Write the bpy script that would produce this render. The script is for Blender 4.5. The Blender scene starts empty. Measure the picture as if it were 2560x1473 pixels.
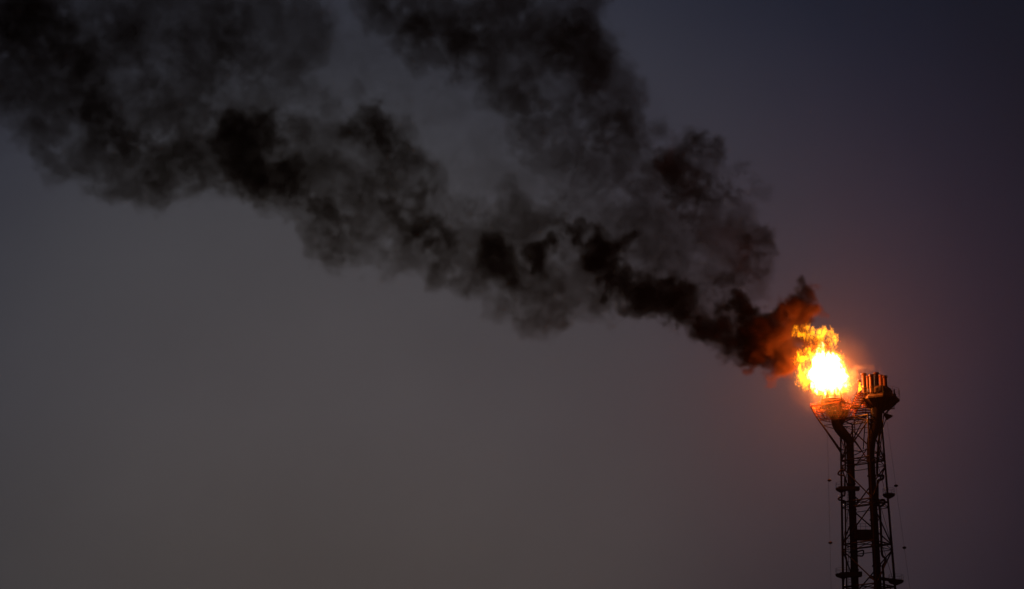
import bpy, bmesh, math, random
from mathutils import Vector, Matrix, noise

R = math.radians
random.seed(7)
sc = bpy.context.scene
col = sc.collection

# ---------------------------------------------------------------- camera
PITCH = R(17.0); F = 5605.0; CW, CH = 2560.0, 1473.0
CAM = Vector((0, 0, 1.7))
cam = bpy.data.cameras.new('camera'); camo = bpy.data.objects.new('camera', cam); col.objects.link(camo)
cam.sensor_width = 36; cam.lens = F / CW * 36
cam.clip_start = 0.5; cam.clip_end = 20000
camo.location = CAM; camo.rotation_euler = (R(90) + PITCH, 0, 0)
sc.camera = camo
TY = 450.0      # distance of the tower
VOX = .55

def W(px, py, v=0.0):
    """a point seen at photo pixel (px, py), v metres beyond the tower's plane"""
    x = (px - CW / 2) / F; z = -(py - CH / 2) / F
    d = Vector((x, math.cos(PITCH) - z * math.sin(PITCH), math.sin(PITCH) + z * math.cos(PITCH)))
    return CAM + d * ((TY + v) / d.y)
M = 1 / 11.93    # metres per photo pixel at the tower

# ---------------------------------------------------------------- world
world = bpy.data.worlds.new('World'); sc.world = world; world.use_nodes = True
nt = world.node_tree; nt.nodes.clear()
def N(nt, t, **k):
    n = nt.nodes.new(t)
    for a, b in k.items(): setattr(n, a, b)
    return n
out = N(nt, 'ShaderNodeOutputWorld'); bg = N(nt, 'ShaderNodeBackground')
sky = N(nt, 'ShaderNodeTexSky'); sky.sky_type = 'NISHITA'; sky.sun_disc = False
sky.sun_elevation = R(1.0); sky.sun_rotation = R(200); sky.dust_density = 4; sky.air_density = 1.2; sky.ozone_density = 2
SKY_STRENGTH = 0.10
tc = N(nt, 'ShaderNodeTexCoord')
def dirdot(v):
    n = N(nt, 'ShaderNodeVectorMath', operation='DOT_PRODUCT')
    nt.links.new(tc.outputs['Generated'], n.inputs[0]); n.inputs[1].default_value = Vector(v).normalized()
    return n.outputs['Value']
def ramp(src, stops):
    r = N(nt, 'ShaderNodeValToRGB'); r.color_ramp.interpolation = 'B_SPLINE'
    while len(r.color_ramp.elements) < len(stops): r.color_ramp.elements.new(.5)
    for e, (p, c) in zip(r.color_ramp.elements, stops): e.position = p; e.color = (*c, 1)
    nt.links.new(src, r.inputs[0]); return r.outputs['Color']
# smoggy dusk: the sky is palest over the horizon ahead, bluer and darker to the right and overhead
def direction(px, py): return W(px, py) - CAM
bright = dirdot(direction(800, 1200))
mrw = N(nt, 'ShaderNodeMapRange'); mrw.inputs['From Min'].default_value = .90; nt.links.new(bright, mrw.inputs['Value'])
def lin(c): return tuple(k_ * ((x / 255 + .055) / 1.055) ** 2.4 for x, k_ in zip(c, (1.03, 1.12, 1.15)))
far = ramp(mrw.outputs[0], [(0, lin((10, 13, 20))), (.13, lin((12, 17, 25))), (.384, lin((19, 23, 34))), (.541, lin((28, 32, 45))), (.651, lin((43, 43, 54))), (.727, lin((50, 49, 58))),
                 (.823, lin((57, 55, 62))), (.887, lin((67, 64, 68))), (.96, lin((75, 70, 72))), (1, lin((78, 72, 73)))])
elev = N(nt, 'ShaderNodeSeparateXYZ'); nt.links.new(tc.outputs['Generated'], elev.inputs[0])
warm = ramp(elev.outputs[2], [(0, (1.0, .93, .82)), (.17, (1.0, .97, .89)), (.24, (1, 1, 1)), (.42, (.95, .98, 1.06))])
mixw = N(nt, 'ShaderNodeMix', data_type='RGBA', blend_type='MULTIPLY'); mixw.inputs[0].default_value = 1
nt.links.new(far, mixw.inputs[6]); nt.links.new(warm, mixw.inputs[7]); far = mixw.outputs[2]
cn = N(nt, 'ShaderNodeTexNoise'); cn.inputs['Scale'].default_value = 7; cn.inputs['Detail'].default_value = 5; cn.inputs['Roughness'].default_value = .55
nt.links.new(tc.outputs['Generated'], cn.inputs['Vector'])
cm = N(nt, 'ShaderNodeMapRange'); cm.inputs['From Min'].default_value = .3; cm.inputs['From Max'].default_value = .7; cm.inputs['To Min'].default_value = .93; cm.inputs['To Max'].default_value = 1.07
nt.links.new(cn.outputs['Fac'], cm.inputs['Value'])
mixc = N(nt, 'ShaderNodeVectorMath', operation='SCALE'); nt.links.new(far, mixc.inputs[0]); nt.links.new(cm.outputs[0], mixc.inputs['Scale']); far = mixc.outputs[0]
desat = N(nt, 'ShaderNodeHueSaturation'); desat.inputs['Saturation'].default_value = .25
nt.links.new(sky.outputs[0], desat.inputs['Color'])
nt.links.new(far, bg.inputs['Color']); bg.inputs['Strength'].default_value = 1.0
bg2 = N(nt, 'ShaderNodeBackground'); nt.links.new(desat.outputs[0], bg2.inputs['Color']); bg2.inputs['Strength'].default_value = 0.001
add = N(nt, 'ShaderNodeAddShader'); nt.links.new(bg.outputs[0], add.inputs[0]); nt.links.new(bg2.outputs[0], add.inputs[1])
nt.links.new(add.outputs[0], out.inputs['Surface'])

# ---------------------------------------------------------------- light of the flame
L = bpy.data.lights.new('flame_light', 'POINT'); LO = bpy.data.objects.new('flame_light', L); col.objects.link(LO)
LO.location = W(2064, 940, -2.2); L.energy = 1.55e5; L.color = (1.0, .19, .02); L.shadow_soft_size = 2.0

# ---------------------------------------------------------------- render
sc.view_settings.view_transform = 'Standard'; sc.view_settings.look = 'None'
sc.view_settings.exposure = 0; sc.view_settings.gamma = 1
cy = sc.cycles
sc.render.engine = 'CYCLES'
cy.use_denoising = True
cy.max_bounces = 4; cy.diffuse_bounces = 2; cy.glossy_bounces = 2; cy.volume_bounces = 1
cy.transparent_max_bounces = 32
cy.sample_clamp_indirect = 2.0
cy.volume_max_steps = 256
cy.volume_step_rate = 1.0

# ---------------------------------------------------------------- helpers
def tag(o, label=None, cat=None, group=None, kind=None):
    if label: o['label'] = label
    if cat: o['category'] = cat
    if group: o['group'] = group
    if kind: o['kind'] = kind
    return o
def empty(name, loc, label, cat, group=None):
    o = bpy.data.objects.new(name, None); o.location = loc; col.objects.link(o)
    return tag(o, label, cat, group)
class MB:
    def __init__(s): s.bm = bmesh.new()
    def tube(s, a, b, r, r2=None, n=10, caps=True):
        a, b = Vector(a), Vector(b); d = b - a
        if d.length < 1e-6: return s
        q = d.to_track_quat('Z', 'Y').to_matrix().to_4x4()
        bmesh.ops.create_cone(s.bm, cap_ends=caps, segments=n, radius1=r, radius2=r if r2 is None else r2, depth=d.length,
                              matrix=Matrix.Translation((a + b) / 2) @ q)
        return s
    def path(s, pts, r, n=12):
        """a bent pipe as one swept skin; r a number or a list"""
        pts = [Vector(p) for p in pts]; rs = r if isinstance(r, (list, tuple)) else [r] * len(pts)
        rings = []; up = Vector((0, 1, 0))
        for i, p in enumerate(pts):
            t = (pts[min(i + 1, len(pts) - 1)] - pts[max(i - 1, 0)]).normalized()
            x = t.cross(up)
            if x.length < .1: x = t.cross(Vector((1, 0, 0)))
            x.normalize(); y = t.cross(x).normalized()
            rings.append([s.bm.verts.new(p + (x * math.cos(a) + y * math.sin(a)) * rs[i]) for a in [2 * math.pi * k / n for k in range(n)]])
        for a, b in zip(rings, rings[1:]):
            for k in range(n): s.bm.faces.new((a[k], a[(k + 1) % n], b[(k + 1) % n], b[k]))
        s.bm.faces.new(rings[0][::-1]); s.bm.faces.new(rings[-1])
        return s
    def beam(s, a, b, w=.2, h=None):
        a, b = Vector(a), Vector(b); d = b - a; h = h or w
        q = d.to_track_quat('Z', 'Y').to_matrix().to_4x4()
        bmesh.ops.create_cube(s.bm, size=1, matrix=Matrix.Translation((a + b) / 2) @ q @ Matrix.Diagonal((w, h, d.length, 1)))
        return s
    def box(s, c, size, rz=0):
        bmesh.ops.create_cube(s.bm, size=1, matrix=Matrix.Translation(c) @ Matrix.Rotation(rz, 4, 'Z') @ Matrix.Diagonal((*size, 1)))
        return s
    def lathe(s, c, prof, n=24, a0=0, a1=2 * math.pi):
        """prof: (radius, z) pairs about the vertical through c"""
        c = Vector(c); full = abs(a1 - a0 - 2 * math.pi) < 1e-6
        m = n if full else n + 1; rings = []
        for r, z in prof:
            rings.append([s.bm.verts.new(c + Vector((r * math.cos(a0 + (a1 - a0) * k / n), r * math.sin(a0 + (a1 - a0) * k / n), z))) for k in range(m)])
        for a, b in zip(rings, rings[1:]):
            for k in range(n): s.bm.faces.new((a[k], a[(k + 1) % m], b[(k + 1) % m], b[k]))
        return s
    def quad(s, *p):
        s.bm.faces.new([s.bm.verts.new(Vector(q)) for q in p]); return s
    def build(s, name, mat, parent=None, smooth=False, normals=True):
        if normals: bmesh.ops.recalc_face_normals(s.bm, faces=s.bm.faces)
        me = bpy.data.meshes.new(name); s.bm.to_mesh(me); s.bm.free()
        if smooth: me.polygons.foreach_set('use_smooth', [True] * len(me.polygons))
        me.materials.append(mat)
        o = bpy.data.objects.new(name, me); col.objects.link(o)
        if parent:
            o.parent = parent; o.matrix_parent_inverse = Matrix.Translation(-parent.location)
        return o

# ---------------------------------------------------------------- materials
def metal(name, c, rough=.62, metallic=.15, soot=.6, scale=1.2, spec=.15):
    m = bpy.data.materials.new(name); m.use_nodes = True; t = m.node_tree; p = t.nodes['Principled BSDF']
    tcn = N(t, 'ShaderNodeTexCoord'); no = N(t, 'ShaderNodeTexNoise'); no.inputs['Scale'].default_value = scale; no.inputs['Detail'].default_value = 5
    t.links.new(tcn.outputs['Object'], no.inputs['Vector'])
    r = N(t, 'ShaderNodeValToRGB'); r.color_ramp.elements[0].position = .35; r.color_ramp.elements[1].position = .7
    r.color_ramp.elements[0].color = (*[x * (1 - soot) for x in c], 1); r.color_ramp.elements[1].color = (*c, 1)
    t.links.new(no.outputs['Fac'], r.inputs[0]); t.links.new(r.outputs[0], p.inputs['Base Color'])
    p.inputs['Metallic'].default_value = metallic; p.inputs['Specular IOR Level'].default_value = spec
    mr = N(t, 'ShaderNodeMapRange'); mr.inputs['To Min'].default_value = rough - .12; mr.inputs['To Max'].default_value = rough + .15
    t.links.new(no.outputs['Fac'], mr.inputs[0]); t.links.new(mr.outputs[0], p.inputs['Roughness'])
    return m
M_STEEL = metal('sooty_steel', (.022, .018, .016))
M_PIPE = metal('weathered_pipe', (.016, .013, .012))
M_TIP = metal('scorched_alloy', (.07, .05, .045), rough=.5, metallic=.6, scale=.8)
M_TUBE = metal('dark_tube', (.035, .010, .005), rough=.42, metallic=.0, scale=.8, spec=.06)
M_GLOW_STEEL = metal('flame_glow_steel', (.34, .12, .05), rough=.7, metallic=.2)  # red-orange flame glow put into the base colour of deck and stair steel
M_PANEL = metal('heat_shield_plate', (.05, .035, .03), rough=.6, metallic=.4)
M_CABLE = metal('cable_steel', (.08, .07, .07), metallic=.3)
M_BALL = metal('marker_paint', (.05, .04, .045), metallic=0, rough=.6)

def volume(name, dens, color=(.1, .1, .1), lo=.4, hi=.6, scale=.1, detail=3, rough=.55, absorb=(0, 0, 0), step=.1, dist=0.0, aniso=0.0, base=0.0, w=0.0):
    m = bpy.data.materials.new(name); m.use_nodes = True; t = m.node_tree; t.nodes.clear()
    o = N(t, 'ShaderNodeOutputMaterial'); v = N(t, 'ShaderNodeVolumePrincipled')
    v.inputs['Color'].default_value = (*color, 1); v.inputs['Anisotropy'].default_value = aniso
    v.inputs['Absorption Color'].default_value = (*absorb, 1)
    tcn = N(t, 'ShaderNodeTexCoord'); no = N(t, 'ShaderNodeTexNoise')
    no.inputs['Scale'].default_value = scale; no.inputs['Detail'].default_value = detail; no.inputs['Roughness'].default_value = rough
    no.inputs['Distortion'].default_value = dist
    mp = N(t, 'ShaderNodeMapping'); mp.inputs['Location'].default_value = (w * 37, w * 91, w * 13)
    t.links.new(tcn.outputs['Object'], mp.inputs[0]); t.links.new(mp.outputs[0], no.inputs['Vector'])
    mr = N(t, 'ShaderNodeMapRange', interpolation_type='SMOOTHSTEP')
    mr.inputs['From Min'].default_value = lo; mr.inputs['From Max'].default_value = hi
    mr.inputs['To Min'].default_value = base * dens; mr.inputs['To Max'].default_value = dens
    t.links.new(no.outputs['Fac'], mr.inputs['Value']); t.links.new(mr.outputs[0], v.inputs['Density'])
    t.links.new(v.outputs[0], o.inputs['Volume'])
    m.cycles.volume_step_rate = step
    m.cycles.homogeneous_volume = False
    return m
def emitter(name, color, strength, lo, hi, scale, detail=3, step=.1):
    m = bpy.data.materials.new(name); m.use_nodes = True; t = m.node_tree; t.nodes.clear()
    o = N(t, 'ShaderNodeOutputMaterial'); v = N(t, 'ShaderNodeEmission'); v.inputs['Color'].default_value = (*color, 1)
    tcn = N(t, 'ShaderNodeTexCoord'); no = N(t, 'ShaderNodeTexNoise')
    no.inputs['Scale'].default_value = scale; no.inputs['Detail'].default_value = detail
    t.links.new(tcn.outputs['Object'], no.inputs['Vector'])
    mr = N(t, 'ShaderNodeMapRange', interpolation_type='SMOOTHSTEP')
    mr.inputs['From Min'].default_value = lo; mr.inputs['From Max'].default_value = hi
    mr.inputs['To Max'].default_value = strength
    t.links.new(no.outputs['Fac'], mr.inputs['Value']); t.links.new(mr.outputs[0], v.inputs['Strength'])
    t.links.new(v.outputs[0], o.inputs['Volume']); m.cycles.volume_step_rate = step
    return m

# ---------------------------------------------------------------- ground
gm = bpy.data.materials.new('dry_ground'); gm.use_nodes = True; t = gm.node_tree; p = t.nodes['Principled BSDF']; p.inputs['Roughness'].default_value = .95
no = N(t, 'ShaderNodeTexNoise'); no.inputs['Scale'].default_value = .02; no.inputs['Detail'].default_value = 8
tcn = N(t, 'ShaderNodeTexCoord'); t.links.new(tcn.outputs['Object'], no.inputs['Vector'])
r = N(t, 'ShaderNodeValToRGB'); r.color_ramp.elements[0].color = (.05, .042, .03, 1); r.color_ramp.elements[1].color = (.16, .13, .10, 1)
t.links.new(no.outputs['Fac'], r.inputs[0]); t.links.new(r.outputs[0], p.inputs['Base Color'])
g = MB().quad((-3000, -3000, 0), (3000, -3000, 0), (3000, 3000, 0), (-3000, 3000, 0)).build('ground', gm)
tag(g, kind='structure')

# ---------------------------------------------------------------- lattice tower
def line_x(p1, p2, v):
    a, b = W(*p1, v), W(*p2, v); k = (b.x - a.x) / (b.z - a.z)
    return lambda z: a.x + k * (z - a.z)
xl = line_x((2102.5, 1140), (2108, 1473), 0); xr = line_x((2211, 1140), (2238, 1473), 0)
xf = line_x((2175, 1140), (2192, 1473), -4.5); xb = line_x((2133, 1140), (2145, 1473), 4.5)
DV = 4.4
def leg(i, z):
    k = 1 + (W(2160, 1140).z - z) * .004
    return (Vector((xl(z), TY, z)), Vector((xf(z), TY - DV * k, z)), Vector((xr(z), TY, z)), Vector((xb(z), TY + DV * k, z)))[i]
z0 = W(2160, 1152).z
step_z = W(2160, 1152).z - W(2160, 1256).z
levels = [z0 + step_z]
while levels[-1] - step_z > 2: levels.append(levels[-1] - step_z)
levels.append(0.0)
ztop = levels[0]
tower = empty('lattice_tower', (W(2160, 1140).x, TY, 0), 'tall black steel lattice tower carrying the two flare stacks', 'tower')
ztops = [W(2101, 1098).z, ztop, W(2207, 1022).z, ztop]
for i in range(4):
    a = MB(); a.path([leg(i, 0), leg(i, levels[3]), leg(i, ztops[i])], [.34, .24, .17], n=10).build('leg', M_STEEL, tower)
fr = MB(); dg = MB()
for li, z in enumerate(levels[:-1]):
    zn = levels[li + 1]; r1 = .14
    for i in range(4):
        j = (i + 1) % 4
        if li == 0 and i in (0, 3): pass
        A, B, A2, B2 = leg(i, z), leg(j, z), leg(i, zn), leg(j, zn)
        hz = MB().tube(A, B, r1, n=8)
        mid = (A + B) / 2; mid2 = (A2 + B2) / 2
        # second horizontal chord below, tied with short diagonals
        zc = z - 1.15; hz.tube(leg(i, zc), leg(j, zc), .08, n=6)
        m2 = (leg(i, zc) + leg(j, zc)) / 2
        
        if i in (0, 1): hz.tube(leg(i, zc), mid, .09, n=6); hz.tube(leg(j, zc), mid, .09, n=6)
        hz.build('cross_beam', M_STEEL, tower)
        d = MB(); zz = z - 1.2
        if (li + i) % 2: d.tube(leg(i, zz), leg(j, zn), .14, n=8)
        else: d.tube(leg(j, zz), leg(i, zn), .14, n=8)
        if i in (1, 3): d.tube((leg(i, zz) + leg(j, zz)) / 2, leg(j, zn), .05, n=6)
        d.build('diagonal_brace', M_STEEL, tower)
# plan bracing towards the pipes
for li, z in enumerate(levels[:-1]):
    d = MB().tube(leg(0, z), leg(2, z), .09, n=6).tube(leg(1, z), leg(3, z), .09, n=6)
    d.build('plan_brace', M_STEEL, tower)
# long struts under the left flare deck and the fan of struts between the heads
stl = []
for a, b, r_ in [((2045, 1048, -2), (2101, 1125, 0), .17), ((2045, 1048, -2), (2108, 1141, -1), .12), ((2056, 1064, -3), (2100, 1076, 0), .08),
               ((2056, 1064, 2.5), (2082, 1061, -1), .08), ((2164, 1039, -2), (2134, 1053, 0), .12), ((2164, 1039, -2), (2178, 1052, -2), .12),
               ((2164, 1039, -2), (2134, 1096, 0), .11), ((2164, 1039, -2), (2158, 1123, 0), .11), ((2134, 1096, 0), (2156, 1129, -1), .11),
               ((2108, 1066, 0), (2156, 1129, -1), .13), ((2136, 1050, 2), (2138, 1100, 2), .10), ((2101, 1124, 0), (2156, 1129, -1), .11),
               ((2156, 1129, -1), (2170, 1152, -2), .11), ((2170, 1118, 0), (2140, 1163, 2), .10), ((2136, 1138, 1), (2168, 1122, 0), .09),
               ((2104, 1066, 1), (2138, 1068, 1), .09), ((2161, 1081, 0), (2172, 1082, 0), .06),
               ((2210, 1030, 0), (2199, 1138, 3), .12), ((2217, 1043, 0), (2192, 1110, 0), .10), ((2213, 1137, 0), (2184, 1150, 0), .11), ((2184, 1133, 2), (2212, 1137, 0), .09),
               ((2204, 1030, 2), (2197, 1135, 2), .08), ((2101, 1098, 0), (2104, 1060, 0), .12), ((2103, 1095, 2), (2109, 1120, 2), .08)]:
    MB().tube(W(*a), W(*b), r_, n=8).build('strut', M_STEEL, tower)

# corner balconies
def half_platform(px, py, v, rad, rail=1.15, a0=0, a1=2 * math.pi):
    c = W(px, py, v); s = MB()
    s.lathe(c, [(.2, .05), (rad, .05), (rad, -.25), (rad * .75, -.55), (.25, -.9), (.2, .05)], n=14)
    o = s.build('balcony', M_STEEL, tower)
    s = MB(); n = 14
    for k in range(n):
        b1, b2 = 2 * math.pi * k / n, 2 * math.pi * (k + 1) / n
        p1 = c + Vector((rad * .97 * math.cos(b1), rad * .97 * math.sin(b1), 0)); p2 = c + Vector((rad * .97 * math.cos(b2), rad * .97 * math.sin(b2), 0))
        if k % 2 == 0: s.tube(p1, p1 + Vector((0, 0, rail)), .022, n=5)
        for h in (rail, rail * .55): s.tube(p1 + Vector((0, 0, h)), p2 + Vector((0, 0, h)), .022, n=5)
    o2 = s.build('handrail', M_STEEL, o)
    o2.parent = o; o2.matrix_parent_inverse = Matrix.Identity(4) @ o.matrix_world.inverted() if False else o2.matrix_parent_inverse
    return o
half_platform(2103, 1221, -.6, 1.15); half_platform(2222, 1236, -.4, 1.25)
half_platform(2107, 1436, -.6, 1.5); half_platform(2240, 1452, -.4, 1.55)
# deck beams joining the balconies across the tower
for (a, b, h) in [((2096, 1222, -1.2), (2148, 1222, -1.2), .7), ((2100, 1438, -1.2), (2154, 1436, -1.2), .9), ((2176, 1443, -1), (2240, 1452, -.6), .35)]:
    MB().beam(W(*a), W(*b), 1.6, h).build('walkway', M_STEEL, tower)
# cabin-like middle landing between the pipes
c = W(2159, 1338, -1.0)
MB().box(c, (3.9, 2.2, 1.9)).build('landing', M_STEEL, tower)
s = MB()
for x in (-1.6, -.7, .3, 1.6): s.tube(c + Vector((x, -1, .95)), c + Vector((x, -1, 2.2)), .035, n=5)
for h in (1.6, 2.2): s.tube(c + Vector((-1.9, -1, h)), c + Vector((1.7, -1, h)), .03, n=5)
s.box(c + Vector((-1.5, 0, 1.6)), (.5, .5, 1.3)); s.build('handrail', M_STEEL, tower)
s = MB(); c = W(2222, 1037, 0)        # winch bracket on the right leg
pts = [W(2210, 1032, -.5), W(2233, 1039, -.5), W(2219, 1048, -.5)]; q = [p + Vector((0, 1.2, 0)) for p in pts]
vs = [s.bm.verts.new(p) for p in pts + q]
s.bm.faces.new(vs[:3]); s.bm.faces.new(vs[3:])
for k in range(3): s.bm.faces.new((vs[k], vs[(k + 1) % 3], vs[3 + (k + 1) % 3], vs[3 + k]))
s.tube(W(2219, 1020), W(2219, 1034), .09); s.build('winch_bracket', M_STEEL, tower)
# ladder up the left leg
s = MB(); zb = W(2110, 1473).z - 3
for dx in (0, .45): s.tube(leg(0, 8) + Vector((1.1 + dx, -.3, 0)), leg(0, ztops[0]) + Vector((1.1 + dx, -.3, 0)), .04, n=5)
z = 10
while z < ztops[0]:
    p = leg(0, z) + Vector((1.1, -.3, 0)); s.tube(p, p + Vector((.45, 0, 0)), .03, n=4); z += .6
s.build('ladder', M_STEEL, tower)

# ---------------------------------------------------------------- flare stacks
def smooth_path(pts, sub=6):
    pts = [Vector(p) for p in pts]; outp = []
    for i in range(len(pts) - 1):
        p0, p1, p2, p3 = pts[max(i - 1, 0)], pts[i], pts[i + 1], pts[min(i + 2, len(pts) - 1)]
        for k in range(sub):
            t_ = k / sub
            outp.append(.5 * ((2 * p1) + (p2 - p0) * t_ + (2 * p0 - 5 * p1 + 4 * p2 - p3) * t_ ** 2 + (3 * p1 - p0 - 3 * p2 + p3) * t_ ** 3))
    return outp + [pts[-1]]
stackA = empty('flare_stack', (xl(0) + 3.2, TY, 0), 'burning flare stack on the left, with a fat pipe elbow under its square deck', 'flare stack', 'gas flare stacks')
def ground_of(p1, p2, v):
    f = line_x(p1, p2, v); return Vector((f(0.0), TY + v, 0))
gA = ground_of((2126, 1140), (2138, 1473), -.6); gB = ground_of((2177, 1140), (2195, 1473), -1.4)
MB().path([gA, W(2138, 1473, -.6), W(2126, 1140, -.6)] + smooth_path([W(2125.5, 1118, -.6), W(2121, 1098, -.6), W(2104, 1080, -.8), W(2092, 1060, -.8), W(2089, 1035, -.8), W(2088, 1008, -.8)]), [.74] * 6 + [.74 + .04 * min(k, 7) for k in range(25)] + [.95] * 3, n=20).build('riser_pipe', M_PIPE, stackA, smooth=True)
for py in (1165, 1210, 1275, 1320, 1380, 1425):
    x = 2126 + (py - 1140) * .036
    p = W(x, py, -.6); MB().tube(p - Vector((0, 0, .12)), p + Vector((0, 0, .12)), .88, n=20).build('flange', M_PIPE, stackA)
# deck: square turned corner-on, with an inverted pyramid underneath
zt = W(2146, 1016).z
cA = Vector((W(2087, 1012).x, TY, zt))
cor = [cA + Vector(v_) for v_ in ((-5.0, .3, 0), (.6, -4.2, 0), (5.0, .2, 0), (-.4, 4.2, 0))]
s = MB()
for k in range(4): s.beam(cor[k], cor[(k + 1) % 4], .28, .28)
s.build('deck_edge', M_GLOW_STEEL, stackA)
low = [cA + Vector(v_) for v_ in ((-3.6, .2, -2.8), (.3, -2.6, -3.3), (3.5, .2, -2.8), (-.2, 2.6, -2.8))]
s = MB()
for k in range(4):
    s.tube(cor[k], low[k], .11, n=6); s.tube(low[k], low[(k + 1) % 4], .08, n=6)
    m_ = (cor[k] + cor[(k + 1) % 4]) / 2; s.tube(m_, (low[k] + low[(k + 1) % 4]) / 2, .07, n=6)
    s.tube(cor[k].lerp(low[k], .5), cor[(k + 1) % 4].lerp(low[(k + 1) % 4], .5), .06, n=6)
s.build('deck_frame', M_GLOW_STEEL, stackA)
s = MB()
inn = [cA + (c_ - cA) * .88 + Vector((0, 0, -.18)) for c_ in cor]
for k in range(9):     # grating bars
    t_ = (k + .5) / 9
    s.beam(inn[0].lerp(inn[1], t_), inn[3].lerp(inn[2], t_), .30, .05)
s.build('deck_grating', M_GLOW_STEEL, stackA)
s = MB(); topq = [cA + (c_ - cA) * f_ + Vector((0, 0, -.9)) for c_, f_ in zip(cor, (.40, .5, .62, .5))]; lowq = [cA + Vector((x, y, -3.9)) for x, y in ((-.4, 0), (.3, -.7), (1.5, 0), (.3, .7))]
for k in range(4): s.quad(topq[k], topq[(k + 1) % 4], lowq[(k + 1) % 4], lowq[k])
o = s.build('funnel_plate', M_PANEL, stackA); sm = o.modifiers.new('thick', 'SOLIDIFY'); sm.thickness = .06
rt = random.Random(5)
for k in range(4):      # hangers, knee braces and purlins under the deck
    A_, B_ = cor[k], cor[(k + 1) % 4]; C_, D_ = low[k], low[(k + 1) % 4]
    s = MB()
    for q in range(5):
        t1, t2 = q / 5, (q + 1) / 5
        s.tube(A_.lerp(B_, t1), C_.lerp(D_, t2), .06, n=6); s.tube(A_.lerp(B_, t2), C_.lerp(D_, t1), .05, n=6)
        e_ = cA + Vector((.4, 0, -.5)) + Vector((rt.uniform(-1.4, 1.4), rt.uniform(-1, 1), -rt.uniform(.5, 2.6)))
        s.tube(A_.lerp(B_, t1 + .1) + Vector((0, 0, -.2)), e_, .05, n=6)
    for h in (.25, .75): s.tube(A_.lerp(C_, h), B_.lerp(D_, h), .05, n=6)
    s.build('deck_truss', M_GLOW_STEEL, stackA)
    s = MB()
    for q in range(7):
        p_ = A_.lerp(B_, q / 7); s.tube(p_, p_ + Vector((0, 0, .55 + .35 * rt.random())), .04, n=5)
    s.tube(A_ + Vector((0, 0, .55)), B_ + Vector((0, 0, .55)), .035, n=5); s.build('handrail', M_GLOW_STEEL, stackA)
for k in range(6):
    p_ = cA + Vector((rt.uniform(-3.5, 3.6), rt.uniform(-2.2, -.4), -.1))
    MB().box(p_ + Vector((0, 0, -.3)), (rt.uniform(.3, .9), .4, rt.uniform(.4, .9))).build('junction_box', M_STEEL, stackA)
# burner drum and nozzles in the fire
cd = Vector((W(2081, 1000).x, TY - .3, zt + .15))
MB().lathe(cd, [(0, 0), (2.45, 0), (2.5, .5), (2.45, 1.05), (2.0, 1.25), (0, 1.3)], n=28).build('burner_drum', M_TIP, stackA, smooth=False)
for k in range(7):
    a = 2 * math.pi * k / 7 + .35; p = cd + Vector((1.8 * math.cos(a), 1.8 * math.sin(a), 1.1))
    MB().tube(p, p + Vector((0, 0, .7)), .36, .30, n=12).tube(p + Vector((0, 0, .7)), p + Vector((0, 0, 1.75)), .22, .08, n=12).build('burner_nozzle', M_TIP, stackA)
for k, (dx, h) in enumerate(((3.0, 1.6), (3.6, 1.3), (-2.9, .9), (2.6, 1.1))):
    p = cd + Vector((dx, -.6 + .4 * k, 0)); MB().tube(p, p + Vector((0, 0, h)), .12, n=8).build('pilot_tube', M_TIP, stackA)

stackB = empty('flare_stack', gB, 'unlit flare stack on the right, crowned with a ring of capped tubes', 'flare stack', 'gas flare stacks')
MB().path([gB, W(2195, 1473, -1.4), W(2177, 1140, -1.4)] + smooth_path([W(2177, 1125, -1.4), W(2179, 1100, -1.4), W(2186, 1075, -1.4), W(2190, 1050, -1.4), W(2191, 1020, -1.4), W(2192, 985, -1.4)]), [.78] * 3 + [.80 + .02 * k for k in range(5 * 6 + 1)], n=20).build('riser_pipe', M_PIPE, stackB, smooth=True)
for py in (1152, 1190, 1232, 1256, 1300, 1362, 1415, 1447):
    p = W(2177 + (py - 1140) * .054, py, -1.4); MB().tube(p - Vector((0, 0, .12)), p + Vector((0, 0, .12)), .95, n=20).build('flange', M_PIPE, stackB)
zb_ = W(2245, 1003).z
cB = Vector((W(2197, 990).x, TY - 1.0, zb_))
MB().lathe(cB, [(.9, -2.4), (2.3, -1.7), (3.5, -.75), (4.1, -.3), (4.15, .05), (3.4, .7), (2.7, 1.1), (2.6, 2.1), (2.0, 2.6), (0, 2.7)], n=8).build('head_drum', M_PANEL, stackB)
s = MB()
for k in range(12):
    b1, b2 = 2 * math.pi * k / 12, 2 * math.pi * (k + 1) / 12
    p1 = cB + Vector((4.15 * math.cos(b1), 4.15 * math.sin(b1), .1)); p2 = cB + Vector((4.15 * math.cos(b2), 4.15 * math.sin(b2), .1))
    s.tube(p1, p1 + Vector((0, 0, 1.9)), .035, n=5)
    for h in (.9, 1.4, 1.9): s.tube(p1 + Vector((0, 0, h)), p2 + Vector((0, 0, h)), .025, n=5)
s.build('handrail', M_STEEL, stackB)
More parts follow.
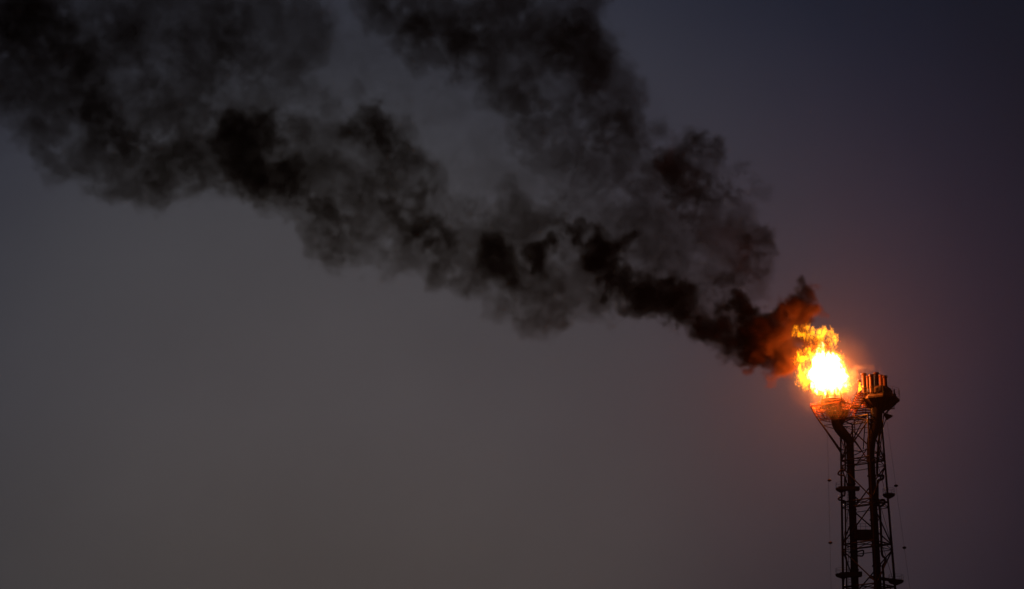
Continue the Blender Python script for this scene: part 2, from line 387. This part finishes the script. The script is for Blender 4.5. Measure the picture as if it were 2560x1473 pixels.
for px, py, v_, w_, h_ in ((2161, 972, -1.2, 13, 37), (2179, 968, -2.6, 12, 30), (2191.5, 966, -.8, 14, 33), (2203, 966, 1.2, 12, 27), (2213, 969, -1.5, 13, 28), (2149, 977, -.5, 8, 25), (2170, 968, 1.2, 11, 26), (2186, 965, 2.0, 11, 24)):
    p = W(px, py, v_ - 1.0); top = W(px, py - h_, v_ - 1.0); top = Vector((p.x, p.y, top.z)); rr = w_ * M / 2
    s = MB(); s.lathe(p + Vector((0, 0, -1.2)), [(0, 0), (rr * .85, 0), (rr * .85, top.z - p.z + .8), (rr * 1.08, top.z - p.z + .95), (rr * 1.08, top.z - p.z + 1.25), (rr * .9, top.z - p.z + 1.3), (rr * .8, top.z - p.z + .9)], n=18)
    s.lathe(p + Vector((0, 0, -.2)), [(rr * .86, 0), (rr * 1.0, .05), (rr * 1.0, .3), (rr * .86, .35)], n=18)
    s.build('flare_tube', M_TUBE, stackB, smooth=False)
rt = random.Random(8)
for k in range(9):
    b_ = 2 * math.pi * k / 9 + .2; rr = rt.uniform(2.6, 3.6); p_ = cB + Vector((rr * math.cos(b_), rr * math.sin(b_), .4))
    s = MB().tube(p_, p_ + Vector((0, 0, rt.uniform(.6, 1.7))), rt.uniform(.07, .16), n=8)
    s.box(p_ + Vector((.1, 0, .25)), (rt.uniform(.3, .7), .35, rt.uniform(.3, .6)), b_); s.build('igniter', M_STEEL, stackB)
for k in range(8):
    b_ = 2 * math.pi * (k + .5) / 8
    MB().beam(cB + Vector((3.9 * math.cos(b_), 3.9 * math.sin(b_), -.35)), cB + Vector((.95 * math.cos(b_), .95 * math.sin(b_), -3.0)), .1, .22).build('knee_brace', M_STEEL, stackB)
# under-deck gallery
s = MB(); p = W(2222, 1016, -1)
for dx in (-1.2, -.1, .9): s.beam(p + Vector((dx, -.8, -.6)), p + Vector((dx + .25, -.8, 1.0)), .12)
for dz in (-.7, .15, .95): s.beam(p + Vector((-1.6, -.8, dz)), p + Vector((1.3 + .3 * dz, -.8, dz)), .16, .16)
s.build('gallery', M_STEEL, stackB)

# louvred stair between the two heads
stair = empty('stairway', W(2150, 1040), 'steel stairway with open treads climbing from the burning deck to the tube head', 'stairway')
MB().beam(W(2126, 1022, -2.4), W(2144, 981, -2.4), .12, .3).build('stringer', M_STEEL, stair)
MB().beam(W(2146, 1022, -2.4), W(2173, 981, -2.4), .12, .3).build('stringer', M_STEEL, stair)
for k in range(7):
    y = 984 + 5.9 * k
    MB().beam(W(2143 - 2.6 * k, y, -2.4), W(2171 - 3.9 * k, y - .8, -2.4), .9, .16).build('tread', M_GLOW_STEEL, stair)
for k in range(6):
    MB().beam(W(2155, 1000 + 6.2 * k, -1.2), W(2176, 1001 + 6.2 * k, -1.2), .7, .14).build('louvre', M_GLOW_STEEL, stair)
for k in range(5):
    MB().beam(W(2136, 1022 + 6 * k, -1.6), W(2159, 1020 + 6 * k, -1.6), .7, .14).build('louvre', M_GLOW_STEEL, stair)
MB().beam(W(2136, 1045, -1.5), W(2172, 1034, -1.5), .14).build('support', M_STEEL, stair)
MB().beam(W(2164, 1003, -1.6), W(2164, 1040, -1.6), .14).build('support', M_STEEL, stair)

# ---------------------------------------------------------------- small-bore pipes with expansion loops
def pipe_thing(pts, r_, label, grp='small bore pipes with loops'):
    pw = [W(*p) for p in pts]; base = Vector((pw[0].x, pw[0].y, 0))
    o = MB().path([base] + smooth_path(pw, 5), r_, n=10).build('steam_pipe', M_PIPE, None, smooth=True)
    return tag(o, label, 'pipe', grp)
pipe_thing([(2117, 1473, -1.6), (2116, 1400, -1.6), (2114, 1385, -1.6), (2114, 1300, -1.6), (2113, 1262, -1.6), (2112, 1253, -1.6), (2098, 1250, -1.6), (2097, 1246, -1.6), (2106, 1240, -1.6), (2112, 1236, -1.2), (2112, 1200, -1.6), (2111, 1190, -1.6), (2097, 1187, -1.6), (2096, 1182, -1.6), (2102, 1176, -1.6), (2112, 1176, -1.2), (2113, 1160, -1.2), (2112, 1110, -1.2), (2104, 1080, -1.6)], .17, 'thin pipe with two loops bulging past the left leg of the tower')
pipe_thing([(2211, 1473, 1), (2208, 1430, 1), (2207, 1415, 1), (2213, 1405, 1), (2212, 1395, 1), (2205, 1385, 1), (2203, 1340, 1), (2200, 1280, 1), (2199, 1268, 1), (2208, 1262, 1), (2212, 1256, 1), (2209, 1250, 1), (2200, 1252, 1), (2195, 1262, 0), (2194, 1206, 0), (2198, 1201, 0), (2207, 1197, 0), (2208, 1189, 0), (2200, 1190, 0), (2193, 1184, 0), (2194, 1140, 0), (2197, 1100, 0), (2202, 1060, 0), (2204, 1020, 0)], .24, 'thicker pipe with looped bends between the unlit stack and the right leg')
pipe_thing([(2139, 1473, .8), (2140, 1420, .8), (2142, 1392, .8), (2156, 1390, .8), (2159, 1380, .8), (2156, 1376, .8), (2142, 1379, .8), (2138, 1370, .8), (2135, 1300, .8), (2133, 1262, .8), (2142, 1257, .8), (2144, 1248, .8), (2136, 1238, .8), (2131, 1200, .8)], .15, 'slim pipe with one small square loop beside the burning stack')

# ---------------------------------------------------------------- hanging cables with markers
def cable(top, marks, bottom, v, label):
    a = W(*top, v); b = W(*bottom, v); d = (b - a) / (b.z - a.z); end = a + d * (0 - a.z)
    root = empty('hanging_cable', (end.x, end.y, 0), label, 'cable', 'marker cables beside the tower')
    MB().tube(a, end, .022, n=5).build('wire', M_CABLE, root)
    for m_ in marks:
        p = W(*m_, v); s = MB(); bmesh.ops.create_uvsphere(s.bm, u_segments=16, v_segments=10, radius=.42, matrix=Matrix.Translation(p) @ Matrix.Diagonal((1, 1, .62, 1)))
        s.build('marker', M_BALL, root, smooth=True)
cable((2068, 1062), ((2073.5, 1201), (2076, 1357)), (2078, 1473), -2, 'hair-thin cable with two oval markers hanging under the burning deck, outside the left leg')
cable((2216, 1042), ((2240, 1214.5), (2261, 1369.5)), (2275, 1473), 0, 'hair-thin cable with two oval markers slanting out past the right leg')

# ---------------------------------------------------------------- blobs -> one closed hull
def hull(name, puffs, mat, voxel, amp, freq, label=None, cat=None, kind=None, parent=None, spread=.5, grow=1.0, seed=0, smooth_it=4, keep=1.0):
    rnd = random.Random(seed); bm = bmesh.new()
    for p in puffs:
        px, py, r_ = p[:3]; v = p[3] if len(p) > 3 else rnd.uniform(-spread, spread) * r_ * M
        c = W(px, py, v); rr = r_ * M * grow
        bmesh.ops.create_icosphere(bm, subdivisions=3, radius=rr, matrix=Matrix.Translation(c) @ Matrix.Rotation(rnd.uniform(0, 6), 4, 'Z') @ Matrix.Diagonal((rnd.uniform(.92, 1.1), rnd.uniform(.9, 1.15), rnd.uniform(.9, 1.08), 1)))
    me = bpy.data.meshes.new(name); bm.to_mesh(me); bm.free()
    o = bpy.data.objects.new(name, me); col.objects.link(o)
    md = o.modifiers.new('r', 'REMESH'); md.mode = 'VOXEL'; md.voxel_size = voxel; md.adaptivity = 0
    s_ = o.modifiers.new('s', 'SMOOTH'); s_.factor = .5; s_.iterations = smooth_it
    dg_ = bpy.context.evaluated_depsgraph_get(); me2 = bpy.data.meshes.new_from_object(o.evaluated_get(dg_))
    o.modifiers.clear(); o.data = me2
    off = Vector((seed * 13.1, seed * 7.7, seed * 3.3))
    nr = [v.normal.copy() for v in me2.vertices]
    for v, n_ in zip(me2.vertices, nr):
        q = v.co * freq + off
        d = 0; f_ = 1; a_ = 1
        for _ in range(4):
            d += a_ * (.5 - abs(noise.noise(q * f_))) ; f_ *= 2.1; a_ *= .5     # billows
        v.co += n_ * (amp * (d - .66))
    md = o.modifiers.new('r', 'REMESH'); md.mode = 'VOXEL'; md.voxel_size = voxel * .85
    s_ = o.modifiers.new('s', 'SMOOTH'); s_.factor = .5; s_.iterations = 2
    dg_ = bpy.context.evaluated_depsgraph_get(); me2 = bpy.data.meshes.new_from_object(o.evaluated_get(dg_))
    o.modifiers.clear(); o.data = me2
    # drop specks
    bm = bmesh.new(); bm.from_mesh(me2); seen = set(); isl = []
    for v0 in bm.verts:
        if v0.index in seen: continue
        st = [v0]; seen.add(v0.index); cur = []
        while st:
            u = st.pop(); cur.append(u)
            for e in u.link_edges:
                w_ = e.other_vert(u)
                if w_.index not in seen: seen.add(w_.index); st.append(w_)
        isl.append(cur)
    big = max(len(c_) for c_ in isl)
    kill = [u for c_ in isl if len(c_) < min(400, big) * keep for u in c_]
    if kill: bmesh.ops.delete(bm, geom=kill, context='VERTS')
    bm.to_mesh(me2); bm.free()
    me2.polygons.foreach_set('use_smooth', [True] * len(me2.polygons))
    me2.materials.clear(); me2.materials.append(mat)
    if parent: o.parent = parent
    return tag(o, label, cat, None, kind)

# ---------------------------------------------------------------- density fields computed in code
import numpy as np
def noise_field(shape, vox, seed, slope=1.8, big=22.0, st=1.0):
    """gaussian random field, power-law spectrum, unit deviation"""
    rng = np.random.default_rng(seed)
    f = np.fft.rfftn(rng.standard_normal(shape).astype(np.float32))
    kx, ky, kz = np.fft.fftfreq(shape[0], vox), np.fft.fftfreq(shape[1], vox), np.fft.rfftfreq(shape[2], vox)
    k = np.sqrt(kx[:, None, None] ** 2 + ky[None, :, None] ** 2 + (st * kz[None, None, :]) ** 2 + (1 / big) ** 2)
    a = np.fft.irfftn(f * k ** (-slope), s=shape).astype(np.float32)
    a -= a.mean(); return a / a.std()
def sstep(x, a, b):
    t_ = np.clip((x - a) / (b - a), 0, 1); return t_ * t_ * (3 - 2 * t_)
class Field:
    def __init__(s, lo, hi, vox, seed, warp, wslope=2.1, wbig=20, nslope=1.55, bslope=2.0, st=1.0):
        s.lo = np.array(lo, float); s.vox = vox
        s.n = tuple(int(math.ceil((h - l) / vox)) + 1 for l, h in zip(lo, hi)); s.hi = s.lo + (np.array(s.n) - 1) * vox
        s.d = np.zeros(s.n, np.float32)
        s.w = [noise_field(s.n, vox, seed + q, wslope, wbig, st) * warp for q in range(3)]
        s.noise = noise_field(s.n, vox, seed + 9, nslope, wbig, st); s.bill = np.abs(noise_field(s.n, vox, seed + 10, bslope, wbig * .6, st))
    def layer(s, puffs, dens, a, b, rough=.22, billow=.22, spread=.5, grow=1.0, seed=0):
        rnd = random.Random(seed); S = np.zeros(s.n, np.float32); wm = 3.2 * max(float(w.std()) for w in s.w)
        for p in puffs:
            v = p[3] if len(p) > 3 else rnd.uniform(-spread, spread) * p[2] * M
            c = np.array(W(p[0], p[1], v)); r_ = p[2] * M * grow * 1.25
            i0 = np.maximum(((c - r_ - wm - s.lo) / s.vox).astype(int), 0); i1 = np.minimum(((c + r_ + wm - s.lo) / s.vox).astype(int) + 2, s.n)
            if (i1 <= i0).any(): continue
            sl = tuple(slice(a_, b_) for a_, b_ in zip(i0, i1))
            ax = [s.lo[q] + np.arange(i0[q], i1[q]) * s.vox - c[q] for q in range(3)]
            x = ax[0][:, None, None] + s.w[0][sl]; y = ax[1][None, :, None] + s.w[1][sl]; z = ax[2][None, None, :] + s.w[2][sl]
            k = np.clip(1 - (x * x + y * y + z * z) / r_ ** 2, 0, None); S[sl] += k * k * 1.6
        S = 1 - np.exp(-1.4 * S); on = S > .01
        s.d += dens * sstep(S + (rough * s.noise + billow * (.6 - s.bill)) * on, a, b) * on
    def build(s, name, mat, parent, step):
        n = s.n; me = bpy.data.meshes.new(name + '_density'); me.vertices.add(n[0] * n[1] * n[2])
        at = me.attributes.new('d', 'FLOAT', 'POINT'); at.data.foreach_set('value', np.ascontiguousarray(s.d.transpose(2, 1, 0)).ravel())
        src = bpy.data.objects.new(name + '_density', me)
        ng = bpy.data.node_groups.new(name, 'GeometryNodeTree'); ng.interface.new_socket('Geometry', in_out='OUTPUT', socket_type='NodeSocketGeometry')
        oi = N(ng, 'GeometryNodeObjectInfo'); oi.inputs['Object'].default_value = src
        vc = N(ng, 'GeometryNodeVolumeCube'); vc.inputs['Min'].default_value = s.lo; vc.inputs['Max'].default_value = s.hi
        for q, ax in enumerate('XYZ'): vc.inputs['Resolution ' + ax].default_value = n[q]
        po = N(ng, 'GeometryNodeInputPosition'); sx = N(ng, 'ShaderNodeSeparateXYZ'); ng.links.new(po.outputs[0], sx.inputs[0]); idx = None
        for q, st in zip(range(3), (1, n[0], n[0] * n[1])):
            a_ = N(ng, 'ShaderNodeMath', operation='SUBTRACT'); ng.links.new(sx.outputs[q], a_.inputs[0]); a_.inputs[1].default_value = float(s.lo[q])
            b_ = N(ng, 'ShaderNodeMath', operation='DIVIDE'); ng.links.new(a_.outputs[0], b_.inputs[0]); b_.inputs[1].default_value = s.vox
            r_ = N(ng, 'ShaderNodeMath', operation='ROUND'); ng.links.new(b_.outputs[0], r_.inputs[0])
            m_ = N(ng, 'ShaderNodeMath', operation='MULTIPLY'); ng.links.new(r_.outputs[0], m_.inputs[0]); m_.inputs[1].default_value = float(st)
            if idx is None: idx = m_.outputs[0]
            else:
                p_ = N(ng, 'ShaderNodeMath', operation='ADD'); ng.links.new(idx, p_.inputs[0]); ng.links.new(m_.outputs[0], p_.inputs[1]); idx = p_.outputs[0]
        na = N(ng, 'GeometryNodeInputNamedAttribute', data_type='FLOAT'); na.inputs['Name'].default_value = 'd'
        si = N(ng, 'GeometryNodeSampleIndex', data_type='FLOAT', domain='POINT'); si.clamp = True
        ng.links.new(oi.outputs['Geometry'], si.inputs['Geometry']); ng.links.new(na.outputs['Attribute'], si.inputs['Value']); ng.links.new(idx, si.inputs['Index'])
        ng.links.new(si.outputs[0], vc.inputs['Density'])
        sm_ = N(ng, 'GeometryNodeSetMaterial'); sm_.inputs['Material'].default_value = mat; ng.links.new(vc.outputs[0], sm_.inputs[0])
        go = N(ng, 'NodeGroupOutput'); ng.links.new(sm_.outputs[0], go.inputs[0])
        vd = bpy.data.volumes.new(name); o = bpy.data.objects.new(name, vd); col.objects.link(o); vd.materials.append(mat)
        vd.render.step_size = step; vd.render.space = 'WORLD'
        o.modifiers.new('density', 'NODES').node_group = ng
        o.parent = parent
        return o

# ---------------------------------------------------------------- flame
fm = bpy.data.materials.new('fire'); fm.use_nodes = True; t = fm.node_tree; t.nodes.clear()
o = N(t, 'ShaderNodeOutputMaterial'); v = N(t, 'ShaderNodeEmission'); a = N(t, 'ShaderNodeAttribute'); a.attribute_name = 'density'
r = N(t, 'ShaderNodeValToRGB'); r.color_ramp.elements[0].color = (1, .22, .002, 1); r.color_ramp.elements[1].color = (1, .72, .40, 1)
e = r.color_ramp.elements.new(.50); e.color = (1, .42, .006, 1); r.color_ramp.elements[2].position = .85
dv = N(t, 'ShaderNodeMath', operation='DIVIDE'); dv.inputs[1].default_value = 4.6
t.links.new(a.outputs['Fac'], dv.inputs[0]); t.links.new(dv.outputs[0], r.inputs[0]); t.links.new(r.outputs[0], v.inputs['Color']); t.links.new(a.outputs['Fac'], v.inputs['Strength']); t.links.new(v.outputs[0], o.inputs['Volume'])
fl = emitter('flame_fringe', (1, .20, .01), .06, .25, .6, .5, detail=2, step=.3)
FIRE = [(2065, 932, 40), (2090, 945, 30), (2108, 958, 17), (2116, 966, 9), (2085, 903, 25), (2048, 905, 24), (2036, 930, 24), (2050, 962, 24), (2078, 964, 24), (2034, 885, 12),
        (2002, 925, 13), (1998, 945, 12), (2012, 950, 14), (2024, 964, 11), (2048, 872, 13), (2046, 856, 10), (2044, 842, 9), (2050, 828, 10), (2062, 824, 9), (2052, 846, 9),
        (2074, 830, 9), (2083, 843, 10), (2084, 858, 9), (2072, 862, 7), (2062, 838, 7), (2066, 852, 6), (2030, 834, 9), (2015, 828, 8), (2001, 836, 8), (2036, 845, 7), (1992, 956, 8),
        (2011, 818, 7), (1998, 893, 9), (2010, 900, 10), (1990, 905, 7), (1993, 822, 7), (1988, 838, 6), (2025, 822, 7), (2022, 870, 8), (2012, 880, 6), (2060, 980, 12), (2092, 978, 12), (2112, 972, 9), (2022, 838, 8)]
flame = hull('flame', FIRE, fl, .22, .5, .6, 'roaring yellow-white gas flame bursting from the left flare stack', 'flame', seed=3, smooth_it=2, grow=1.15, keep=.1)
lo = W(1965, 1000); hi = W(2140, 800)
FF = Field((lo.x, TY - 4.5, lo.z), (hi.x, TY + 4.5, hi.z), .16, 40, .42, 1.9, 3.0, st=2.0)
FF.layer(FIRE, 2.3, .30, .62, rough=.30, billow=.30, spread=.3, seed=1)
FF.layer([(2066, 932, 38, 0), (2090, 944, 27, 1), (2104, 956, 17, 1.5), (2083, 905, 23, 0), (2048, 906, 20, 0), (2036, 930, 22, 0), (2054, 958, 22, 2), (2078, 961, 23, 2), (2098, 964, 14, 2), (2040, 962, 13, 1), (2113, 966, 11, 1.5), (2060, 974, 15, 1.5), (2090, 973, 15, 1.5), (2045, 885, 9, 0), (2047, 868, 7, 0)], 2.2, .30, .62, rough=.20, billow=.28, seed=2, grow=.94)
FF.build('fire_body', fm, flame, .25)
lick = emitter('lick_fire', (1, .36, .01), 9.0, .3, .5, .8, detail=3, step=.25)
hull('flame_lick', [(2150, 958, 3.2, -2.6), (2149, 964, 3.6, -2.6), (2148, 970, 3.6, -2.6), (2149, 976, 4, -2.6), (2153, 973, 4, -2.6), (2156, 966, 3.4, -2.6), (2146, 981, 3.4, -2.6)], lick, .12, .25, 1.2, 'small yellow flame lick clinging to the leftmost tube of the unlit stack', 'flame', seed=5, smooth_it=2)

# ---------------------------------------------------------------- smoke
def rows(rs, r_, j=8):
    L_ = []
    for y, x0, x1 in rs:
        n = max(1, int((x1 - x0) / (r_ * 1.1)))
        for k in range(n + 1): L_.append((x0 + (x1 - x0) * k / n + random.uniform(-j, j), y + random.uniform(-j, j), r_ * random.uniform(.85, 1.15)))
    return L_
NEAR = [(2012, 762, 40), (1985, 775, 40), (1890, 860, 40), (1995, 745, 34), (2000, 758, 42), (2022, 758, 28), (1925, 850, 44), (1880, 830, 44), (1960, 765, 32), (1920, 800, 34), (1880, 790, 32), (1850, 760, 34), (1960, 810, 28), (1940, 860, 40), (1900, 890, 34), (1940, 910, 32), (1972, 922, 26), (1985, 880, 30), (2005, 850, 24), (1990, 820, 24), (1965, 840, 30), (1900, 840, 34)]
VEIL = rows([(-60, -120, 1450), (20, -120, 1440), (110, -90, 1470), (200, -90, 1500), (300, -20, 1560)], 95) + rows([(390, 140, 1660), (440, 280, 1760)], 65) + rows([(500, 720, 1780), (560, 830, 1820)], 55) + rows([(620, 880, 1860), (680, 1090, 1850)], 50) + rows([(735, 1190, 1800)], 40)
THIN = rows([(-60, -120, 640), (30, -100, 760), (-50, 930, 1470), (40, 960, 1450), (110, -100, 760), (120, 1040, 1490)], 75)
THIN += rows([(190, -90, 720), (180, 1180, 1530), (260, -60, 660), (250, 1250, 1560)], 62) + rows([(330, 40, 1020), (330, 1290, 1640), (395, 130, 1040), (400, 1320, 1740), (450, 230, 1080), (455, 1400, 1780)], 52)
THIN += rows([(520, 660, 1110), (500, 1600, 1810), (560, 800, 1330), (555, 1420, 1830), (610, 840, 1870)], 48) + rows([(655, 960, 1870), (700, 1130, 1880), (750, 1200, 1860)], 42)
THIN += rows([(600, 1480, 1860), (655, 1560, 1860), (520, 1280, 1500), (560, 1180, 1460)], 46)
THIN += [(360, 480, 58), (430, 470, 55), (300, 440, 60), (180, 400, 60), (100, 350, 60), (600, 480, 40), (840, 625, 48), (800, 590, 45), (910, 640, 40), (760, 560, 40), (1100, 690, 42), (1290, 780, 40), (1340, 805, 42), (1380, 810, 40), (1480, 795, 34), (1520, 770, 32),
         (1600, 790, 24), (1680, 800, 30), (1740, 835, 26), (1810, 870, 26), (1700, 350, 30), (1560, 190, 40), (1850, 425, 26), (1880, 480, 28), (1870, 540, 28), (1910, 600, 26), (1880, 650, 35), (1890, 720, 35), (1290, 480, 30), (1330, 520, 34), (820, 250, 40), (880, 240, 36)]
MID = [(1400, 100, 90), (1480, 170, 80), (1280, 60, 90), (1180, 80, 85), (1060, 40, 80), (1320, 220, 60), (1350, 300, 60), (1450, 280, 70), (1520, 330, 60), (1440, 390, 60), (1540, 430, 55),
       (1640, 420, 50), (1700, 440, 58), (1700, 520, 52), (1760, 430, 42), (1820, 470, 40), (1600, 500, 44), (1750, 600, 45), (1820, 640, 45), (1880, 620, 40), (1860, 690, 42), (1780, 700, 45),
       (1300, 560, 55), (1200, 590, 60), (1240, 660, 70), (1330, 680, 70), (1370, 740, 70), (1290, 740, 50), (1400, 600, 60), (1470, 740, 58), (1180, 690, 55), (1120, 660, 55), (1100, 600, 60), (1470, 660, 55), (1540, 770, 36),
       (1040, 560, 60), (1010, 630, 45), (960, 560, 60), (900, 500, 70), (880, 590, 60), (830, 620, 50), (800, 540, 60), (960, 440, 60), (980, 370, 60), (900, 340, 55), (1040, 400, 40),
       (820, 430, 60), (740, 430, 70), (700, 340, 70), (620, 320, 80), (620, 420, 90), (540, 340, 70), (480, 380, 70), (440, 300, 70), (400, 420, 70), (340, 470, 60), (300, 380, 75), (220, 400, 60),
       (260, 280, 80), (180, 220, 90), (160, 120, 100), (60, 80, 110), (20, 200, 80), (90, 290, 70), (0, 0, 90), (120, 350, 50), (600, 120, 60), (640, 180, 50), (380, 210, 60), (1620, 700, 55), (1700, 720, 48),
       (1560, 560, 50), (1640, 580, 55), (1700, 620, 50), (1620, 640, 50), (1780, 540, 44), (1840, 580, 38), (1350, 800, 38), (1410, 790, 40), (1500, 770, 38), (320, 120, 60), (450, 120, 70), (520, 200, 60), (300, 30, 60), (560, 40, 60), (480, 480, 40), (400, 500, 42), (840, 640, 38), (800, 600, 40), (1100, 690, 40), (1290, 500, 26), (1340, 540, 30)]
DARK = [(1900, 880, 32), (1870, 868, 38), (1830, 850, 42), (1790, 825, 46), (1740, 795, 46), (1690, 755, 46), (1640, 730, 48), (1590, 735, 44), (1550, 700, 46), (1515, 660, 44), (1500, 630, 36), (1550, 615, 28), (1600, 690, 36), (1620, 770, 34), (1670, 790, 26),
        (1400, 590, 38), (1440, 580, 28), (1385, 560, 24), (1480, 605, 30), (1370, 620, 32), (1340, 640, 32), (1530, 740, 26)]
D2 = [(1095, 605, 36), (800, 520, 42), (845, 555, 34), (700, 480, 34), (1250, 640, 52), (1290, 690, 46), (1220, 610, 36), (1060, 590, 40), (1030, 560, 36), (1000, 530, 30), (1050, 480, 30), (1110, 570, 30), (560, 330, 46), (590, 390, 58), (630, 450, 62), (700, 450, 50), (660, 300, 44), (560, 290, 36), (610, 310, 50), (620, 360, 50), (720, 420, 40), (740, 480, 30),
      (930, 300, 44), (970, 350, 44), (1015, 385, 32), (880, 320, 32), (910, 480, 26)]
D3 = [(120, 60, 80), (40, 50, 70), (190, 160, 70), (210, 240, 70), (270, 320, 60), (330, 350, 50), (970, 10, 45), (1040, 50, 50), (1150, 110, 55), (1230, 170, 50), (1290, 260, 45), (1400, 130, 65), (1470, 170, 55), (1440, 60, 60),
      (1550, 300, 46), (1560, 350, 50), (1500, 380, 50), (1480, 330, 40), (450, 400, 60), (390, 430, 50), (520, 470, 40)]
D4 = [(1690, 410, 44), (1700, 460, 46), (1715, 520, 38), (1720, 560, 26), (1760, 480, 34), (1820, 480, 32), (1740, 370, 30), (1780, 385, 22), (1650, 400, 26), (1870, 610, 32), (1855, 650, 34), (1900, 600, 24), (1830, 700, 34), (1800, 720, 24), (1850, 750, 26)]
VEILM = bpy.data.materials.new('smoke_veil'); VEILM.use_nodes = True; t = VEILM.node_tree; t.nodes.clear()
o = N(t, 'ShaderNodeOutputMaterial'); v = N(t, 'ShaderNodeVolumePrincipled'); v.inputs['Color'].default_value = (.10, .10, .10, 1); v.inputs['Density'].default_value = .006
t.links.new(v.outputs[0], o.inputs['Volume'])
plume = hull('smoke_plume', VEIL + NEAR, VEILM, 1.6, 4.0, .08, 'long plume of black smoke drifting left from the burning flare', 'smoke', 'stuff', seed=1)
sm = bpy.data.materials.new('soot'); sm.use_nodes = True; t = sm.node_tree; t.nodes.clear()
o = N(t, 'ShaderNodeOutputMaterial'); v = N(t, 'ShaderNodeVolumePrincipled'); v.inputs['Color'].default_value = (.034, .018, .010, 1); v.inputs['Density'].default_value = 1.22
v.inputs['Absorption Color'].default_value = (.11, .08, .045, 1)
t.links.new(v.outputs[0], o.inputs['Volume'])
lo = W(-60, 970); hi = W(2075, -90)
SF = Field((W(-60, 0).x, TY - 13, lo.z), (hi.x, TY + 13, W(1300, -60).z), VOX, 60, 1.05, 2.4, 12, 2.45, 2.35)
SF.layer(rows([(-40, 700, 1000), (40, 700, 1000), (130, 720, 1150), (220, 740, 1260), (310, 800, 1320), (400, 1000, 1360), (460, 1080, 1440)], 75), .024, .1, 1.0, rough=.25, billow=.25, seed=11)
SF.layer(THIN, .098, .16, .62, rough=.07, billow=.26, seed=1)
SF.layer(MID, .105, .20, 1.0, rough=.10, billow=.32, seed=2, grow=1.12)
SF.layer(D3, .13, .30, 1.0, rough=.12, billow=.36, seed=3, grow=1.15)
SF.layer(D2, .29, .28, 1.0, rough=.12, billow=.34, seed=4, grow=1.2)
SF.layer(D4, .32, .26, .95, rough=.12, billow=.36, seed=5, grow=1.22)
SF.layer(DARK, .62, .20, .85, rough=.10, billow=.30, spread=.3, seed=6, grow=1.15)
SF.layer(NEAR, .95, .20, .80, rough=.08, billow=.30, seed=7, grow=1.12)
SF.build('soot', sm, plume, 1.0)

stm = bpy.data.materials.new('steam'); stm.use_nodes = True; t = stm.node_tree; t.nodes.clear()  # wisps over the tubes, plus added vapour that carries the flame's glow
o = N(t, 'ShaderNodeOutputMaterial'); v = N(t, 'ShaderNodeVolumePrincipled'); v.inputs['Color'].default_value = (.92, .85, .80, 1); v.inputs['Density'].default_value = 1.0
t.links.new(v.outputs[0], o.inputs['Volume'])
stv = bpy.data.materials.new('thin_steam'); stv.use_nodes = True; t = stv.node_tree; t.nodes.clear()
o = N(t, 'ShaderNodeOutputMaterial'); v = N(t, 'ShaderNodeVolumePrincipled'); v.inputs['Color'].default_value = (.92, .85, .80, 1); v.inputs['Density'].default_value = .0004
t.links.new(v.outputs[0], o.inputs['Volume'])
WISP = [(2130, 945, 22, 0), (2124, 970, 20, 0), (2142, 930, 13, -1), (2156, 925, 10, -1), (2170, 921, 8, -1), (2184, 923, 8, -1), (2198, 928, 7, -1), (2209, 936, 6, -1), (2216, 945, 5, -1)]
steam = hull('steam_wisp', WISP, stv, .35, .6, .5, 'thin pinkish steam lit by the flame, trailing over the capped tubes', 'steam', 'stuff', seed=11)
lo = W(1900, 1110); hi = W(2260, 770)
ST = Field((lo.x, TY - 11, lo.z), (hi.x, TY + 11, hi.z), .42, 80, .35, 2.0, 5.0, 1.9)
ST.layer([(2078, 935, 115, 0)], .0030, 0, 1.15, rough=.02, billow=.03, seed=1)  # wide soft vapour ball, added to spread a glow round the flame
ST.layer([(2098, 930, 50, 0), (2118, 950, 34, 0), (2060, 985, 36, -2), (2110, 985, 30, -2)], .008, 0, 1.1, rough=.06, billow=.08, seed=2)
ST.layer([(2056, 1016, 22, -4.5), (2080, 1026, 26, -4.5), (2108, 1020, 24, -4.5), (2140, 1010, 20, -4)], .008, .05, 1.0, rough=.15, billow=.15, seed=3)  # vapour added in front of the deck for a reddish glow over the funnel
ST.layer(WISP, .030, .1, .9, rough=.2, billow=.2, seed=4)
ST.build('steam_and_glow_body', stm, steam, .8)

# ---------------------------------------------------------------- haze
hm = bpy.data.materials.new('haze_air'); hm.use_nodes = True; t = hm.node_tree; t.nodes.clear()
o = N(t, 'ShaderNodeOutputMaterial'); v = N(t, 'ShaderNodeVolumePrincipled'); v.inputs['Color'].default_value = (.85, .82, .82, 1); v.inputs['Density'].default_value = .00020; v.inputs['Anisotropy'].default_value = -.6
t.links.new(v.outputs[0], o.inputs['Volume'])
hz = MB().box((0, 0, 131), (6200, 6200, 264)).build('haze', hm); tag(hz, kind='stuff')
